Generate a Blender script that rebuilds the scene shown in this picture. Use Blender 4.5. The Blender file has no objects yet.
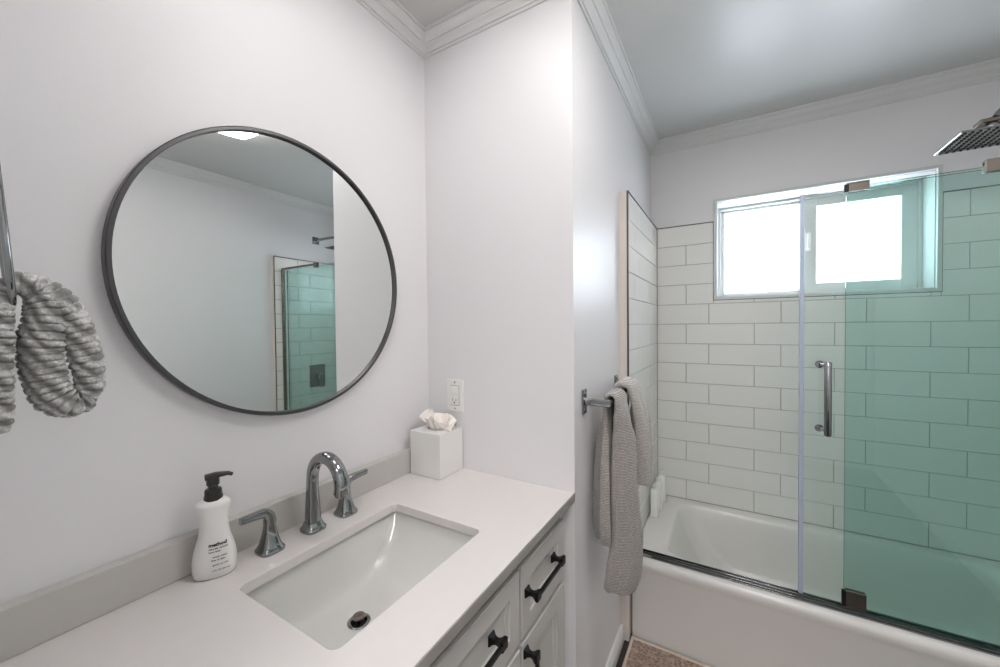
import bpy, bmesh, math, random
from mathutils import Vector, Matrix
random.seed(7)
scene = bpy.context.scene
COL = scene.collection
PI = math.pi
FZ = 0.09                      # floor level while building; everything is lowered by this at the end

# ------------------------------------------------------------ camera
cam_data = bpy.data.cameras.new('camera')
cam = bpy.data.objects.new('camera', cam_data); COL.objects.link(cam)
cam_data.sensor_width = 36; cam_data.lens = 13.857
cam_data.clip_start = 0.01
_F = Vector((-0.51237978, 0.85856284, -0.01835252)); _R = Vector((0.85875861, 0.51228194, -0.01004299))
_U = _R.cross(_F)
cam.matrix_world = Matrix(((_R.x, _U.x, -_F.x, 0.9085), (_R.y, _U.y, -_F.y, 0.0), (_R.z, _U.z, -_F.z, 1.3489), (0, 0, 0, 1)))
scene.camera = cam

# ------------------------------------------------------------ world, lights, exposure
world = bpy.data.worlds.new('daylight'); scene.world = world; world.use_nodes = True
bg = world.node_tree.nodes['Background']
bg.inputs[0].default_value = (0.92, 0.96, 1.0, 1); bg.inputs[1].default_value = 8.6
scene.view_settings.view_transform = 'Standard'; scene.view_settings.look = 'None'
scene.view_settings.gamma = 1.0; scene.view_settings.exposure = 0.33
scene.view_settings.use_curve_mapping = False

def area(name, loc, rot, sx, sy, power, color, portal=False):
    L = bpy.data.lights.new(name, 'AREA'); L.shape = 'RECTANGLE'; L.size = sx; L.size_y = sy
    L.energy = power; L.color = color
    if portal: L.cycles.is_portal = True
    o = bpy.data.objects.new(name, L); o.location = loc; o.rotation_euler = rot; COL.objects.link(o)
    return o
area('window_portal', (1.24, 2.56, 1.73), (-PI/2, 0, 0), 0.95, 0.7, 1, (1, 1, 1), True)
area('hallway_fill', (1.15, -0.75, 2.31), (0, 0, 0), 0.5, 0.5, 16.0, (1.0, 0.985, 0.975))  # unseen fill light, added behind the camera to brighten the room
area('vanity_lamp', (0.42, 0.54, 2.30), (0.12, 0.0, 0), 0.30, 0.46, 2.1, (1.0, 0.985, 0.985))
LAMP = 15.0                    # emission of the ceiling fixture's glass

# ------------------------------------------------------------ materials
def s2l(c): return tuple(((x/255)/12.92 if x/255 <= .04045 else ((x/255+.055)/1.055)**2.4) for x in c)
def mat(name, rgb, rough=.5, metal=0.0, bump=None, spec=.5, coat=0.0, noise=None, lin=False):
    m = bpy.data.materials.new(name); m.use_nodes = True
    nt = m.node_tree; b = nt.nodes['Principled BSDF']
    c = rgb if lin else s2l(rgb)
    b.inputs['Base Color'].default_value = (*c, 1); b.inputs['Roughness'].default_value = rough
    b.inputs['Metallic'].default_value = metal; b.inputs['Specular IOR Level'].default_value = spec
    b.inputs['Coat Weight'].default_value = coat
    tc = nt.nodes.new('ShaderNodeTexCoord')
    if noise:
        sc, amt = noise
        n = nt.nodes.new('ShaderNodeTexNoise'); n.inputs['Scale'].default_value = sc; n.inputs['Detail'].default_value = 4
        nt.links.new(tc.outputs['Object'], n.inputs['Vector'])
        mx = nt.nodes.new('ShaderNodeMix'); mx.data_type = 'RGBA'
        mx.inputs[6].default_value = (*[x*(1-amt) for x in c], 1); mx.inputs[7].default_value = (*[min(1, x*(1+amt)) for x in c], 1)
        nt.links.new(n.outputs['Fac'], mx.inputs[0]); nt.links.new(mx.outputs[2], b.inputs['Base Color'])
    if bump:
        sc, st, dist = bump
        n = nt.nodes.new('ShaderNodeTexNoise'); n.inputs['Scale'].default_value = sc; n.inputs['Detail'].default_value = 3
        nt.links.new(tc.outputs['Object'], n.inputs['Vector'])
        bp = nt.nodes.new('ShaderNodeBump'); bp.inputs['Strength'].default_value = st; bp.inputs['Distance'].default_value = dist
        nt.links.new(n.outputs['Fac'], bp.inputs['Height']); nt.links.new(bp.outputs[0], b.inputs['Normal'])
    return m
M = {}
M['wall'] = mat('white_wall_paint', (226, 224, 225), .38, bump=(90, .10, .002))
M['ceiling'] = mat('ceiling_paint', (214, 214, 212), .33, bump=(6, .12, .01))
M['crown'] = mat('moulding_paint', (222, 221, 220), .4)
M['furring'] = mat('beige_edge_paint', (214, 206, 198), .5)
M['quartz'] = mat('pale_quartz', (216, 211, 209), .22, noise=(40, .02))
M['edge_shade'] = mat('shaded_quartz_edge', (146, 143, 138), .12)  # darker copy of the quartz; the edge's shade and dark reflection are in the colour
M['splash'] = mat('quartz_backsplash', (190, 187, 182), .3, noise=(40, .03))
M['porcelain'] = mat('porcelain', (212, 211, 207), .08, spec=.6)
M['tub'] = mat('tub_acrylic', (222, 219, 215), .22, bump=(30, .04, .002))
M['tile'] = mat('glazed_white_tile', (231, 230, 226), .12, bump=(14, .10, .004))
M['grout'] = mat('grey_grout', (166, 164, 159), .9)
M['trim_metal'] = mat('grey_metal_trim', (92, 90, 88), .35, .8)
M['cab'] = mat('grey_cabinet_paint', (196, 193, 188), .42, bump=(60, .06, .001))
M['black'] = mat('black_metal', (16, 16, 17), .38, .3)
M['shadowgap'] = mat('dark_plinth', (60, 60, 60), .7)
M['chrome'] = mat('chrome', (150, 152, 153), .06, 1.0)
M['nickel'] = mat('dark_nickel', (142, 134, 126), .22, 1.0)
M['gunmetal'] = mat('gunmetal_frame', (86, 85, 86), .38, .75)
M['mirror'] = mat('silvered_glass', (222, 225, 223), .0, 1.0)
M['soap'] = mat('white_bottle_plastic', (232, 231, 228), .3)
M['pump'] = mat('dark_pump_plastic', (34, 31, 30), .28)
M['ink'] = mat('black_ink', (24, 24, 26), .6)
M['box'] = mat('white_tissue_box', (226, 225, 222), .45)
M['tissue'] = mat('tissue_paper', (244, 238, 232), .9)
M['plate'] = mat('white_outlet_plastic', (232, 231, 228), .35)
M['slot'] = mat('dark_slot', (46, 46, 48), .6)
M['vinyl'] = mat('white_vinyl', (204, 207, 205), .35)
M['floor'] = mat('dark_floor_tile', (46, 44, 43), .35, noise=(30, .4))
M['rubber'] = mat('black_rubber', (22, 22, 24), .5)
M['shampoo'] = mat('white_shampoo_bottle', (243, 242, 240), .35)

def seal_mat():
    m = bpy.data.materials.new('clear_vinyl_seal'); m.use_nodes = True; nt = m.node_tree; nt.nodes.clear()
    o = nt.nodes.new('ShaderNodeOutputMaterial'); t = nt.nodes.new('ShaderNodeBsdfTransparent'); t.inputs[0].default_value = (.75, .8, .86, 1)
    p = nt.nodes.new('ShaderNodeBsdfPrincipled'); p.inputs['Base Color'].default_value = (.55, .62, .75, 1); p.inputs['Roughness'].default_value = .2
    x = nt.nodes.new('ShaderNodeMixShader'); x.inputs[0].default_value = .6
    nt.links.new(t.outputs[0], x.inputs[1]); nt.links.new(p.outputs[0], x.inputs[2]); nt.links.new(x.outputs[0], o.inputs[0])
    return m
M['seal'] = seal_mat()
def glass_mat(name, tint, refl=1.0):
    m = bpy.data.materials.new(name); m.use_nodes = True; nt = m.node_tree; nt.nodes.clear()
    o = nt.nodes.new('ShaderNodeOutputMaterial'); t = nt.nodes.new('ShaderNodeBsdfTransparent'); t.inputs[0].default_value = (*tint, 1)
    g = nt.nodes.new('ShaderNodeBsdfGlossy'); g.inputs['Roughness'].default_value = .01; g.inputs[0].default_value = (.9, .96, .94, 1)
    f = nt.nodes.new('ShaderNodeFresnel'); f.inputs[0].default_value = 1.5
    geo = nt.nodes.new('ShaderNodeNewGeometry')
    a = nt.nodes.new('ShaderNodeMath'); a.operation = 'SUBTRACT'; a.inputs[0].default_value = 1.0
    b = nt.nodes.new('ShaderNodeMath'); b.operation = 'MULTIPLY'
    b2 = nt.nodes.new('ShaderNodeMath'); b2.operation = 'MULTIPLY'; b2.inputs[1].default_value = refl
    x = nt.nodes.new('ShaderNodeMixShader')
    nt.links.new(geo.outputs['Backfacing'], a.inputs[1]); nt.links.new(a.outputs[0], b.inputs[0]); nt.links.new(f.outputs[0], b.inputs[1])
    nt.links.new(b.outputs[0], b2.inputs[0]); nt.links.new(b2.outputs[0], x.inputs[0])
    nt.links.new(t.outputs[0], x.inputs[1]); nt.links.new(g.outputs[0], x.inputs[2]); nt.links.new(x.outputs[0], o.inputs[0])
    return m
M['glass_door'] = glass_mat('clear_shower_glass', (.955, .985, .975), 1.5)
M['glass_fixed'] = glass_mat('green_shower_glass', (.80, .915, .895), 1.7)
M['glass_edge'] = mat('green_glass_edge', (40, 66, 62), .15)
def frosted():
    m = bpy.data.materials.new('frosted_window_glass'); m.use_nodes = True; nt = m.node_tree; nt.nodes.clear()
    o = nt.nodes.new('ShaderNodeOutputMaterial'); t = nt.nodes.new('ShaderNodeBsdfTransparent'); t.inputs[0].default_value = (.9, .93, .96, 1)
    p = nt.nodes.new('ShaderNodeBsdfTranslucent'); p.inputs[0].default_value = (.85, .88, .92, 1)
    x = nt.nodes.new('ShaderNodeMixShader'); x.inputs[0].default_value = .6
    nt.links.new(t.outputs[0], x.inputs[1]); nt.links.new(p.outputs[0], x.inputs[2]); nt.links.new(x.outputs[0], o.inputs[0])
    return m
M['frost'] = frosted()
def lampmat():
    m = bpy.data.materials.new('lit_lamp_glass'); m.use_nodes = True; nt = m.node_tree; nt.nodes.clear()
    o = nt.nodes.new('ShaderNodeOutputMaterial'); e = nt.nodes.new('ShaderNodeEmission')
    e.inputs[0].default_value = (1.0, .965, .94, 1); e.inputs[1].default_value = LAMP
    nt.links.new(e.outputs[0], o.inputs[0]); return m
M['lamp'] = lampmat()
def cloth(name, a, b, scale, axis='Z', bumpd=.003, rough=.95, kind='BANDS'):
    m = bpy.data.materials.new(name); m.use_nodes = True; nt = m.node_tree; p = nt.nodes['Principled BSDF']
    p.inputs['Roughness'].default_value = rough; p.inputs['Specular IOR Level'].default_value = .15
    p.inputs['Sheen Weight'].default_value = .4
    tc = nt.nodes.new('ShaderNodeTexCoord'); w = nt.nodes.new('ShaderNodeTexWave'); w.wave_type = 'BANDS'; w.bands_direction = axis
    w.inputs['Scale'].default_value = scale; w.inputs['Distortion'].default_value = 2.2; w.inputs['Detail'].default_value = 3; w.inputs['Detail Scale'].default_value = 2.5
    n = nt.nodes.new('ShaderNodeTexNoise'); n.inputs['Scale'].default_value = 260; n.inputs['Detail'].default_value = 2
    nt.links.new(tc.outputs['Object'], w.inputs[0]); nt.links.new(tc.outputs['Object'], n.inputs[0])
    mu = nt.nodes.new('ShaderNodeMath'); mu.operation = 'MULTIPLY'
    nt.links.new(w.outputs['Fac'], mu.inputs[0]); nt.links.new(n.outputs['Fac'], mu.inputs[1])
    mx = nt.nodes.new('ShaderNodeMix'); mx.data_type = 'RGBA'
    mx.inputs[6].default_value = (*s2l(a), 1); mx.inputs[7].default_value = (*s2l(b), 1)
    nt.links.new(mu.outputs[0], mx.inputs[0]); nt.links.new(mx.outputs[2], p.inputs['Base Color'])
    bp = nt.nodes.new('ShaderNodeBump'); bp.inputs['Strength'].default_value = .8; bp.inputs['Distance'].default_value = bumpd
    nt.links.new(mu.outputs[0], bp.inputs['Height']); nt.links.new(bp.outputs[0], p.inputs['Normal'])
    return m
M['towel'] = cloth('grey_ribbed_towel', (128, 122, 117), (226, 220, 214), 70)
M['towel2'] = cloth('silver_ribbed_towel', (150, 145, 140), (238, 233, 228), 70)
M['knit'] = cloth('chunky_knit_towel', (118, 116, 113), (255, 254, 252), 24, 'DIAGONAL')
def matmat():
    m = bpy.data.materials.new('brown_woven_mat'); m.use_nodes = True; nt = m.node_tree; p = nt.nodes['Principled BSDF']
    p.inputs['Roughness'].default_value = .95
    tc = nt.nodes.new('ShaderNodeTexCoord'); v = nt.nodes.new('ShaderNodeTexVoronoi'); v.inputs['Scale'].default_value = 90
    nt.links.new(tc.outputs['Object'], v.inputs['Vector'])
    mx = nt.nodes.new('ShaderNodeMix'); mx.data_type = 'RGBA'
    mx.inputs[6].default_value = (*s2l((116, 96, 86)), 1); mx.inputs[7].default_value = (*s2l((188, 166, 152)), 1)
    nt.links.new(v.outputs['Distance'], mx.inputs[0]); nt.links.new(mx.outputs[2], p.inputs['Base Color'])
    bp = nt.nodes.new('ShaderNodeBump'); bp.inputs['Distance'].default_value = .004
    nt.links.new(v.outputs['Distance'], bp.inputs['Height']); nt.links.new(bp.outputs[0], p.inputs['Normal'])
    return m
M['mat'] = matmat()
M['matedge'] = mat('beige_mat_border', (204, 190, 176), .9)

# ------------------------------------------------------------ mesh helpers
class MB:
    def __init__(s): s.v = []; s.f = []
    def add(s, vs, fs):
        o = len(s.v); s.v += [tuple(v) for v in vs]; s.f += [tuple(i+o for i in f) for f in fs]; return s
    def box(s, x0, x1, y0, y1, z0, z1):
        vs = [(x, y, z) for x in (x0, x1) for y in (y0, y1) for z in (z0, z1)]
        return s.add(vs, [(0, 1, 3, 2), (4, 6, 7, 5), (0, 4, 5, 1), (2, 3, 7, 6), (0, 2, 6, 4), (1, 5, 7, 3)])
    def loft(s, rings, cap0=True, cap1=True, closed=False):
        n = len(rings[0]); vs = [p for r in rings for p in r]; fs = []
        m = len(rings)
        for i in range(m if closed else m-1):
            for j in range(n):
                a = i*n+j; b = i*n+(j+1) % n; c = ((i+1) % m)*n+(j+1) % n; d = ((i+1) % m)*n+j
                fs.append((a, b, c, d))
        if not closed:
            if cap0: fs.append(tuple(range(n))[::-1])
            if cap1: fs.append(tuple((m-1)*n+j for j in range(n)))
        return s.add(vs, fs)
    def lathe(s, prof, axis=(0, 0, 1), origin=(0, 0, 0), n=32):
        ax = Vector(axis).normalized(); t = Vector((1, 0, 0)) if abs(ax.x) < .9 else Vector((0, 1, 0))
        u = ax.cross(t).normalized(); w = ax.cross(u); o = Vector(origin)
        rings = [[o+ax*h+(u*math.cos(2*PI*k/n)+w*math.sin(2*PI*k/n))*max(r, 1e-5) for k in range(n)] for r, h in prof]
        return s.loft(rings)
    def tube(s, pts, rad, n=16, shape=None, up=(0, 0, 1), closed=False):
        P = [Vector(p) for p in pts]; m = len(P); rings = []
        pu = None
        for i in range(m):
            if closed: t = (P[(i+1) % m]-P[i-1]).normalized()
            else: t = (P[min(i+1, m-1)]-P[max(i-1, 0)]).normalized()
            if pu is None:
                u = Vector(up)-t*Vector(up).dot(t)
                if u.length < 1e-3: u = Vector((1, 0, 0))-t*t.x
            else: u = pu-t*pu.dot(t)
            u.normalize(); pu = u; w = t.cross(u)
            r = rad[i] if isinstance(rad, list) else rad
            ra, rb = r if isinstance(r, (list, tuple)) else (r, r)
            ring = []
            for k in range(n):
                a = 2*PI*k/n; c, q = math.cos(a), math.sin(a)
                if shape: e = 2/shape; c = math.copysign(abs(c)**e, c); q = math.copysign(abs(q)**e, q)
                ring.append(P[i]+u*c*ra+w*q*rb)
            rings.append(ring)
        return s.loft(rings, closed=closed)
    def build(s, name, m, parent=None, smooth=False, bevel=0, seg=2, subd=0, solid=0):
        me = bpy.data.meshes.new(name); me.from_pydata(s.v, [], s.f); me.update()
        bm = bmesh.new(); bm.from_mesh(me); bmesh.ops.recalc_face_normals(bm, faces=bm.faces); bm.to_mesh(me); bm.free()
        ms = m if isinstance(m, (list, tuple)) else [m]
        for k in ms: me.materials.append(k)
        o = bpy.data.objects.new(name, me); COL.objects.link(o)
        if parent: o.parent = parent
        if smooth:
            for p in me.polygons: p.use_smooth = True
            if smooth is not True:
                md = o.modifiers.new('s', 'EDGE_SPLIT'); md.split_angle = math.radians(smooth)
        if solid:
            md = o.modifiers.new('t', 'SOLIDIFY'); md.thickness = solid; md.offset = 0
        if bevel:
            md = o.modifiers.new('b', 'BEVEL'); md.width = bevel; md.segments = seg; md.limit_method = 'ANGLE'; md.angle_limit = math.radians(35)
            for p in me.polygons: p.use_smooth = True
            md.harden_normals = True
        if subd:
            md = o.modifiers.new('d', 'SUBSURF'); md.levels = subd; md.render_levels = subd
        return o
def box(*a): return MB().box(*a)
def tag(o, label=None, cat=None, group=None, kind=None):
    if label: o['label'] = label
    if cat: o['category'] = cat
    if group: o['group'] = group
    if kind: o['kind'] = kind
    return o
def thing(name, loc, label, cat, group=None):
    o = bpy.data.objects.new(name, None); COL.objects.link(o); o.empty_display_size = .05
    return tag(o, label, cat, group)      # geometry is written in room coordinates; rebase() moves the origin at the end
BASE = []
def rebase(root, loc):
    """put the Empty at the thing's base, keeping the parts where they are"""
    root.location = loc
    L = Vector(loc)
    for ch in root.children:
        ch.data.transform(Matrix.Translation(-L)) if ch.type == 'MESH' else None
def rrect(cx, cy, hx, hy, r, z, n=6):
    """rounded rectangle ring in plan"""
    out = []
    for qx, qy, a0 in ((1, 1, 0), (-1, 1, PI/2), (-1, -1, PI), (1, -1, 3*PI/2)):
        for k in range(n+1):
            a = a0+PI/2*k/n
            out.append((cx+qx*(hx-r)+r*math.cos(a), cy+qy*(hy-r)+r*math.sin(a), z))
    return out
def smoothpath(pts, n=8, closed=False):
    P = [Vector(p) for p in pts]; out = []; m = len(P)
    rng = range(m if closed else m-1)
    for i in rng:
        if closed: a, b, c, d = P[i-1], P[i], P[(i+1) % m], P[(i+2) % m]
        else: a, b, c, d = P[max(i-1, 0)], P[i], P[i+1], P[min(i+2, m-1)]
        for k in range(n):
            t = k/n
            out.append(.5*((2*b)+(c-a)*t+(2*a-5*b+4*c-d)*t*t+(3*b-a-3*c+d)*t**3))
    if not closed: out.append(P[-1])
    return out

# ------------------------------------------------------------ room constants
W, Y1, Y2, H, W2 = .5345, 1.0283, 2.2614, 2.3342, 1.965
YT, XT, XR = 2.2494, .569, 1.931           # tile faces: back, left, right
YE = 1.55                                   # front edge of the tiled side walls
ZC = .88                                    # counter top
TW, TH, ZT = .3007, .1034, 1.8685

# ------------------------------------------------------------ the setting
def struct(o): o['kind'] = 'structure'; return o
struct(box(-.1, W2+.1, -1.3, Y2+.3, FZ-.1, FZ).build('floor', M['floor']))
struct(box(-.1, W2+.1, -1.3, Y2+.3, H, H+.1).build('ceiling', M['ceiling']))
struct(box(-.1, 0, 0, Y1, FZ, H).build('wall_left', M['wall']))
struct(box(-.1, W, Y1, Y2+.2, FZ, H).build('wall_partition', M['wall']))
struct(box(-.1, .6, -1.2, 0, FZ, H).build('wall_near', M['wall']))
struct(box(-.1, W2+.1, -1.3, -1.2, FZ, H).build('wall_rear', M['wall']))
struct(box(W2, W2+.1, -1.2, Y2+.2, FZ, H).build('wall_right', M['wall']))
WX0, WX1, WZ0, WZ1 = .852, 1.628, 1.487, 1.968
b = MB(); y0, y1 = Y2, Y2+.2
b.box(W, WX0, y0, y1, FZ, H); b.box(WX1, W2, y0, y1, FZ, H); b.box(WX0, WX1, y0, y1, FZ, WZ0); b.box(WX0, WX1, y0, y1, WZ1, H)
wall_back = struct(b.build('wall_back', M['wall']))

# crown moulding, mitred round the room
outline = [(0, 0), (.6, 0), (.6, -1.2), (W2, -1.2), (W2, Y2), (W, Y2), (W, Y1), (0, Y1)]
D, Pj = .056, .050
prof = [(0, -D-.004), (.005, -D-.004), (.007, -D-.001), (.007, -D+.003), (.0115, -D+.003), (.0125, -D+.007), (.018, -D+.013), (.026, -D+.018), (.027, -D+.022), (.0315, -D+.022), (.0325, -.026), (.037, -.019), (.042, -.014), (.0425, -.009), (Pj-.001, -.009), (Pj, -.006), (Pj, 0), (0, 0)]
def offset_pt(i, off):
    n = len(outline); p = Vector(outline[i]); a = Vector(outline[i-1]); c = Vector(outline[(i+1) % n])
    d1 = (p-a).normalized(); d2 = (c-p).normalized()
    n1 = Vector((-d1.y, d1.x)); n2 = Vector((-d2.y, d2.x))
    return p+(n1+n2)*off/(1+n1.dot(n2))
for i in range(len(outline)):
    j = (i+1) % len(outline); rings = []
    for k in (i, j):
        rings.append([(*offset_pt(k, off), H+dz) for off, dz in prof])
    struct(MB().loft(rings).build('trim_%d' % (i+1), M['crown']))

# baseboard on the towel wall and the right wall
def baseboard(name, x0, x1, y0, y1, dirx, h=.095):
    z = FZ
    pr = [(0, 0), (.014, 0), (.014, h-.022), (.010, h-.012), (.010, h-.006), (.006, h), (0, h)]
    rings = []
    for y in (y0, y1): rings.append([(x0+dirx*px, y, z+pz) for px, pz in pr])
    return struct(MB().loft(rings).build(name, M['crown']))
baseboard('baseboard_partition', W, W, Y1, YE, 1, .062)
baseboard('baseboard_right', W2, W2, -1.2, YE, -1)

# tiled walls: grout backing, each tile a bevelled slab, one mesh per panel
def tile_panel(name, parent, origin, du, nrm, length, joints, nrows, holes=(), g=.0012):
    """origin: top corner on grout plane, du: along the wall, nrm: outward"""
    O = Vector(origin); du = Vector(du); nn = Vector(nrm); t = .0035; bv = .0012
    m = MB()
    def slab(u0, u1, z0, z1):
        if u1-u0 < .008 or z1-z0 < .006: return
        def P(u, z, h): return O+du*u+Vector((0, 0, -z))+nn*h
        rings = [[P(u0, z0, 0), P(u1, z0, 0), P(u1, z1, 0), P(u0, z1, 0)], [P(u0, z0, t-bv), P(u1, z0, t-bv), P(u1, z1, t-bv), P(u0, z1, t-bv)],
                 [P(u0+bv, z0+bv, t), P(u1-bv, z0+bv, t), P(u1-bv, z1-bv, t), P(u0+bv, z1-bv, t)]]
        m.loft(rings, cap0=False)
    for r in range(nrows):
        za, zb = r*TH, (r+1)*TH
        js = joints(r); edges = [0]+[j for j in js if .004 < j < length-.004]+[length]
        for a, c in zip(edges, edges[1:]):
            pieces = [(a, c, za, zb)]
            for (h0, h1, k0, k1) in holes:
                new = []
                for (p0, p1, q0, q1) in pieces:
                    if p1 <= h0 or p0 >= h1 or q1 <= k0 or q0 >= k1: new.append((p0, p1, q0, q1)); continue
                    if p0 < h0: new.append((p0, h0, q0, q1))
                    if p1 > h1: new.append((h1, p1, q0, q1))
                    if q0 < k0: new.append((max(p0, h0), min(p1, h1), q0, k0))
                    if q1 > k1: new.append((max(p0, h0), min(p1, h1), k1, q1))
                pieces = new
            for p0, p1, q0, q1 in pieces: slab(p0+g, p1-g, q0+g, q1-g)
    return m.build(name, M['tile'], parent)
NR = 14
FX0, FX1, FZ0, FZ1 = .838, 1.642, 1.473, 1.981       # outer edge of the window's flange
hole = (FX0-XT, FX1-XT, -.2, ZT-FZ0)
gy = YT+.003
m = MB()
for (a, c, z0, z1) in ((XT-.03, FX0, FZ+.02, ZT), (FX1, XR+.03, FZ+.02, ZT), (FX0, FX1, FZ+.02, FZ0)): m.box(a, c, gy, Y2+.001, z0, z1)
m.build('grout_bed', M['grout'], wall_back)
jA = lambda x0: (lambda r: [((.711 if r % 2 else .8165)+TW*k)-x0 for k in range(-1, 6) if not (r % 2 == 0 and r < 4 and k == 0)])
tile_panel('tile_field', wall_back, (XT, gy, ZT), (1, 0, 0), (0, -1, 0), XR-XT, jA(XT), NR, [hole])
# left side panel, furred out from the towel wall
wl = bpy.data.objects['wall_partition']; wr = bpy.data.objects['wall_right']
box(W-.001, XT-.004, YE+.002, Y2, FZ, ZT).build('furring', M['furring'], wl)
box(XT-.005, XT-.0035, YE+.004, gy, .43, ZT-.001).build('grout_bed', M['grout'], wl)
jS = lambda r: [(.43 if r % 2 else .225)+TW*(k-1) for k in range(4)]
tile_panel('tile_field', wl, (XT-.004, YE+.004, ZT), (0, 1, 0), (1, 0, 0), YT-YE-.004, jS, NR)
# right side panel
box(XR+.004, W2+.001, YE+.002, Y2, FZ, ZT).build('furring', M['furring'], wr)
box(XR+.0035, XR+.005, YE+.004, gy, .43, ZT-.001).build('grout_bed', M['grout'], wr)
jR = lambda r: [(.27 if r % 2 else .175)+TW*(k-1) for k in range(4)]
tile_panel('tile_field', wr, (XR+.004, YE+.004, ZT), (0, 1, 0), (-1, 0, 0), YT-YE-.004, jR, NR, g=.0019)
# dark metal profile that edges the tile
for par, xa, xb in ((wl, XT-.006, XT+.001), (wr, XR-.001, XR+.006)):
    m = MB(); m.box(xa, xb, YE, YE+.004, .42, ZT+.004); m.box(xa, xb, YE, YT, ZT, ZT+.004)
    m.build('edge_profile', M['trim_metal'], par)
m = MB(); m.box(XT, FX0, YT-.001, Y2, ZT, ZT+.004); m.box(FX1, XR, YT-.001, Y2, ZT, ZT+.004)
m.box(FX0-.003, FX0, YT-.001, Y2, FZ0, ZT); m.box(FX1, FX1+.003, YT-.001, Y2, FZ0, ZT); m.box(FX0-.003, FX1+.003, YT-.001, Y2, FZ0-.003, FZ0)
m.build('edge_profile', M['trim_metal'], wall_back)

# ------------------------------------------------------------ window
win = struct(bpy.data.objects.new('window_1', None)); COL.objects.link(win)
def frame_mb(x0, x1, z0, z1, wl_, wr_, wb, wt, y0, y1, m=None):
    m = m or MB()
    m.box(x0, x0+wl_, y0, y1, z0, z1); m.box(x1-wr_, x1, y0, y1, z0, z1)
    m.box(x0+wl_, x1-wr_, y0, y1, z0, z0+wb); m.box(x0+wl_, x1-wr_, y0, y1, z1-wt, z1); return m
frame_mb(FX0, FX1, FZ0, FZ1, .014, .014, .014, .014, YT-.006, Y2+.002).build('flange', M['vinyl'], win, bevel=.0015)
frame_mb(WX0-.001, WX1+.001, WZ0-.001, WZ1+.001, .004, .004, .004, .004, Y2, Y2+.2).build('reveal', M['vinyl'], win)
yf = 2.385
frame_mb(WX0+.003, WX1-.003, WZ0+.003, WZ1-.003, .012, .012, .012, .012, yf-.01, yf+.055).build('window_frame', M['vinyl'], win, bevel=.002)
# fixed left sash set further out, sliding right sash in front
ls = frame_mb(.866, 1.245, 1.50, 1.956, .018, .045, .014, .014, yf+.022, yf+.045).build('sash', M['vinyl'], win, bevel=.002)
box(.882, 1.202, yf+.030, yf+.036, 1.512, 1.944).build('pane', M['frost'], ls)
rs = frame_mb(1.222, 1.614, 1.50, 1.956, .046, .052, .043, .043, yf, yf+.020).build('sash', M['vinyl'], win, bevel=.002)
box(1.266, 1.564, yf+.007, yf+.013, 1.541, 1.915).build('pane', M['frost'], rs)
m = MB(); m.tube([(1.236, yf-.002, 1.71), (1.236, yf-.016, 1.715), (1.236, yf-.018, 1.735), (1.236, yf-.016, 1.775), (1.236, yf-.002, 1.78)], .005, 10)
m.box(1.226, 1.247, yf-.004, yf+.001, 1.70, 1.79); m.build('latch', M['plate'], rs, bevel=.001)

# ------------------------------------------------------------ vanity cabinet
vy0, vy1 = .004, Y1-.006; vx = .480; zt = ZC-.023
van = thing('vanity_cabinet', 0, 'light grey painted vanity cabinet with black pulls below the white counter', 'vanity cabinet')
m = MB()
m.box(.012, vx, vy0, vy1, FZ+.09, FZ+.108); m.box(.012, vx, vy0, vy0+.018, FZ+.108, zt-.001); m.box(.012, vx, vy1-.018, vy1, FZ+.108, zt-.001)
m.box(.012, .02, vy0+.018, vy1-.018, FZ+.108, zt-.001)
m.box(.03, vx-.06, vy0+.01, vy1-.01, FZ, FZ+.09)
# face frame
fx0, fx1 = vx-.001, .499
for (a, c) in ((vy0, vy0+.022), (.268, .288), (.744, .752), (vy1-.026+.012, vy1)): m.box(fx0, fx1, a, c, FZ+.09, zt-.001)
m.box(fx0, fx1, vy0, vy1, zt-.046, zt-.001); m.box(fx0, fx1, vy0, vy1, FZ+.09, FZ+.115); m.box(fx0, fx1, vy0, vy1, .632, .641)
m.build('carcass', M['cab'], van, bevel=.001)
def panel(y0, y1, z0, z1, rail=.045, railz=None):
    """shaker front with a stepped recessed panel"""
    railz = railz or rail; m = MB(); xf = .509; xb = .4995
    def ring(iy, iz, x): return [(x, y0+iy, z0+iz), (x, y1-iy, z0+iz), (x, y1-iy, z1-iz), (x, y0+iy, z1-iz)]
    rings = [ring(0, 0, xb), ring(0, 0, xf-.0015), ring(.0015, .0015, xf), ring(rail, railz, xf), ring(rail+.001, railz+.001, xf-.005),
             ring(rail+.012, railz+.012, xf-.006), ring(rail+.013, railz+.013, xf-.011)]
    m.loft(rings); return m
def pull(parent, p0, p1):
    """black bar pull on two flared posts"""
    a, c = Vector(p0), Vector(p1); d = (c-a).normalized(); m = MB()
    out = Vector((1, 0, 0)); bar = .030
    side = d.cross(out)
    def sq(cn, h, hd): return [cn+d*hd*sx+side*h*sy for sx, sy in ((1, 1), (-1, 1), (-1, -1), (1, -1))]
    for q in (a, c):
        m.loft([sq(q+out*x, h, h) for x, h in ((0, .0105), (.003, .0105), (.008, .0065), (.014, .0048), (.020, .0058), (.026, .0095), (.030, .0105), (.034, .0095))])
    pts = [a-d*.002+out*bar, c+d*.002+out*bar]
    m.tube(pts, .0058, 4, up=(side+out)[:])
    o = m.build('pull_handle', M['black'], parent, bevel=.001); return o
XF = .509
d1 = panel(.7535, 1.008, .643, .808, .042, .040).build('drawer', M['cab'], van); pull(d1, (XF, .776, .742), (XF, .925, .742))
d2 = panel(.290, .7425, .643, .808, .042, .040).build('drawer', M['cab'], van); pull(d2, (XF, .43, .742), (XF, .622, .742))
d3 = panel(.028, .266, .643, .808, .042, .040).build('drawer', M['cab'], van); pull(d3, (XF, .07, .742), (XF, .22, .742))
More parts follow.
